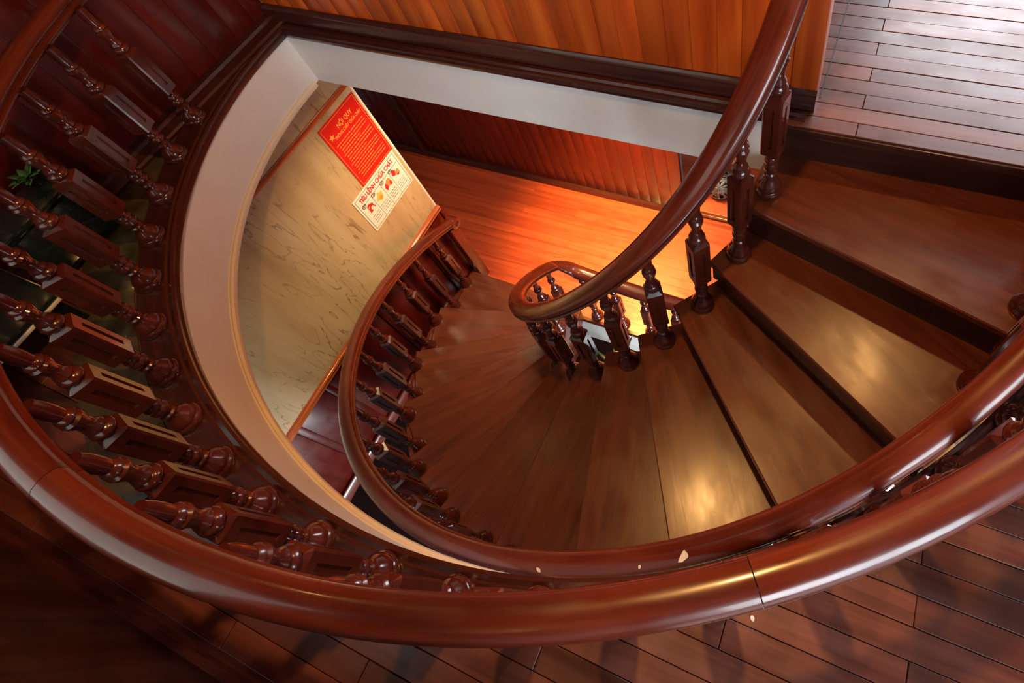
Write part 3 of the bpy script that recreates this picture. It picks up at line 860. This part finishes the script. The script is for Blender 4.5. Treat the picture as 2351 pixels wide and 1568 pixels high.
# plants
def leaf_mesh(name, base, direction, length, width, droop, mat, parent):
    d = Vector(direction).normalized(); side = d.cross(Vector((0, 0, 1))).normalized() if abs(d.z) < .98 else Vector((1, 0, 0))
    v, f = [], []; n = 6
    for i in range(n + 1):
        t = i / n
        p = Vector(base) + d * (length * t) + Vector((0, 0, -droop * t * t))
        w = width * math.sin(math.pi * min(1, .12 + .88 * t)) * (1 - .2 * t) if i < n else .0005
        v += [tuple(p - side * w), tuple(p + Vector((0, 0, -.15 * w))), tuple(p + side * w)]
    for i in range(n):
        for j in range(2): f.append((i * 3 + j, i * 3 + j + 1, (i + 1) * 3 + j + 1, (i + 1) * 3 + j))
    o = mesh(name, v, f, mat, parent, direction, smooth=60)
    m_ = o.modifiers.new('thickness', 'SOLIDIFY'); m_.thickness = .0015
    return o
def pot(c, r, h, mat, parent):
    v, f, _ = lathe_mesh('pot', [(r * .68 / 1, 0), (r * .80, h * .3), (r * .95, h * .85), (r * 1.03, h * .9), (r * 1.03, h), (r * .92, h), (r * .90, h * .9), (.001, h * .88)], 20)
    v = [(p[0] / S + c[0], p[1] / S + c[1], p[2] / S + c[2]) for p in v]
    return mesh('pot', v, f, mat, parent, (0, 0, 1), smooth=40)
tp = thing('tall_plant', 'tall spiky-leaved potted plant deep inside the stair eye', 'plant', (-.80, .80, 2 * ZL))
pot((-.80, .80, 2 * ZL), .10, .24, M_pot, tp)
stem = [(-.80 + .01 * math.sin(i), .80 + .01 * math.cos(i * 1.3), 2 * ZL + .2 + (1.30) * i / 8) for i in range(9)]
sweep('stem', stem, [(.010 * math.cos(a * math.pi / 4), .010 * math.sin(a * math.pi / 4)) for a in range(8)], M_pot, tp, outward=lambda i: (1, 0))
v = [(-.81, .79), (-.79, .79), (-.79, .81), (-.81, .81)]
prism('stem', v, 2 * ZL + .20, 2 * ZL + 1.54, M_pot, tp, (0, 0, 1))
g = random.Random(11)
for i in range(34):
    a = g.uniform(0, 2 * math.pi); z = 2 * ZL + g.uniform(1.0, 1.56)
    leaf_mesh('leaf', (-.80, .80, z), (math.cos(a), math.sin(a), g.uniform(.2, 1.3)), g.uniform(.16, .26), g.uniform(.010, .018), g.uniform(.02, .09), M_leafdark if i % 3 else M_leaf, tp)

# dark furniture in the unlit corner on the left
cb = thing('sideboard', 'low black-green lacquered sideboard in the dark corner behind the balusters', 'cabinet', (-1.62, .16, 0))
box('body', (-1.66, .06, .015), (-1.565, .270, .150), M_black, cb, bev=.003)
box('top', (-1.662, .05, .150), (-1.555, .280, .162), M_grey, cb, bev=.003)
for i, (a, b_) in enumerate(((.066, .160), (.166, .264))):
    dd = box('door', (-1.565, a, .028), (-1.560, b_, .142), M_grey, cb, (0, 0, 1), bev=.002)
    yk = b_ - .010 if i == 0 else a + .010
    box('knob', (-1.560, yk - .004, .085), (-1.553, yk + .004, .093), M_strip, dd, bev=.002)
for a in (-1.655, -1.590):
    for b_ in (.065, .245): box('foot', (a, b_, 0), (a + .02, b_ + .02, .016), M_black, cb)
cp = thing('potted_plant', 'small green plant standing on the dark sideboard', 'plant', (-1.625, .225, .162))
pot((-1.625, .225, .162), .022, .030, M_black, cp)
g = random.Random(5)
for i in range(16):
    a = g.uniform(0, 2 * math.pi)
    leaf_mesh('leaf', (-1.625, .225, .186), (math.cos(a), math.sin(a), g.uniform(.3, 1.2)), g.uniform(.025, .045), g.uniform(.005, .009), g.uniform(.0, .015), M_leaf, cp)
st = thing('low_table', 'low dark table with a pale edged top at the left picture edge', 'table', (-1.53, -.08, 0))
box('table_top', (-1.64, -.19, .085), (-1.43, .040, .097), M_grey, st, bev=.003)
box('top_edge', (-1.643, -.193, .078), (-1.427, .043, .0855), M_cream, st, bev=.002)
for a in (-1.63, -1.46):
    for b_ in (-.18, .01): box('leg', (a, b_, 0), (a + .02, b_ + .02, .079), M_black, st, (0, 0, 1))

# flakes of paint lying on the rails
def flake(x, y, z, w, l, rz, label):
    g = random.Random(int(abs(x) * 1e4)); v = []; n = 8
    for t in (0, 1):
        for i in range(n):
            a = 2 * math.pi * i / n; k = g.uniform(.7, 1.05) if t == 0 else 1
            if t == 0:
                px_, py_ = w * k * math.cos(a), l * k * math.sin(a)
                v.append((x + px_ * math.cos(rz) - py_ * math.sin(rz), y + px_ * math.sin(rz) + py_ * math.cos(rz), z))
            else: v.append((v[i][0], v[i][1], z + .0015 + .001 * math.sin(i)))
    f = [tuple(range(n - 1, -1, -1)), tuple(range(n, 2 * n))] + [(i, (i + 1) % n, n + (i + 1) % n, n + i) for i in range(n)]
    o = mesh('paint_flake', v, f, M_flake)
    tag(o, label, 'paint flake', 'paint flakes on the rails')

flake(-.088, .054, outer_z(58.5) + .0475, .006, .016, math.radians(-25), 'largest white paint flake stuck on the outer stair rail')
flake(-.155, .012, outer_z(63) + .0475, .0028, .004, .4, 'tiny white paint fleck on the stair rail between two others')
flake(-.338, -.057, outer_z(74) + .0475, .004, .006, 1.2, 'small oval white paint fleck on the stair rail, left of the large flake')
flake(.030, .009, .0005, .003, .005, .7, 'small white fleck on the floor planks outside the guard rail')
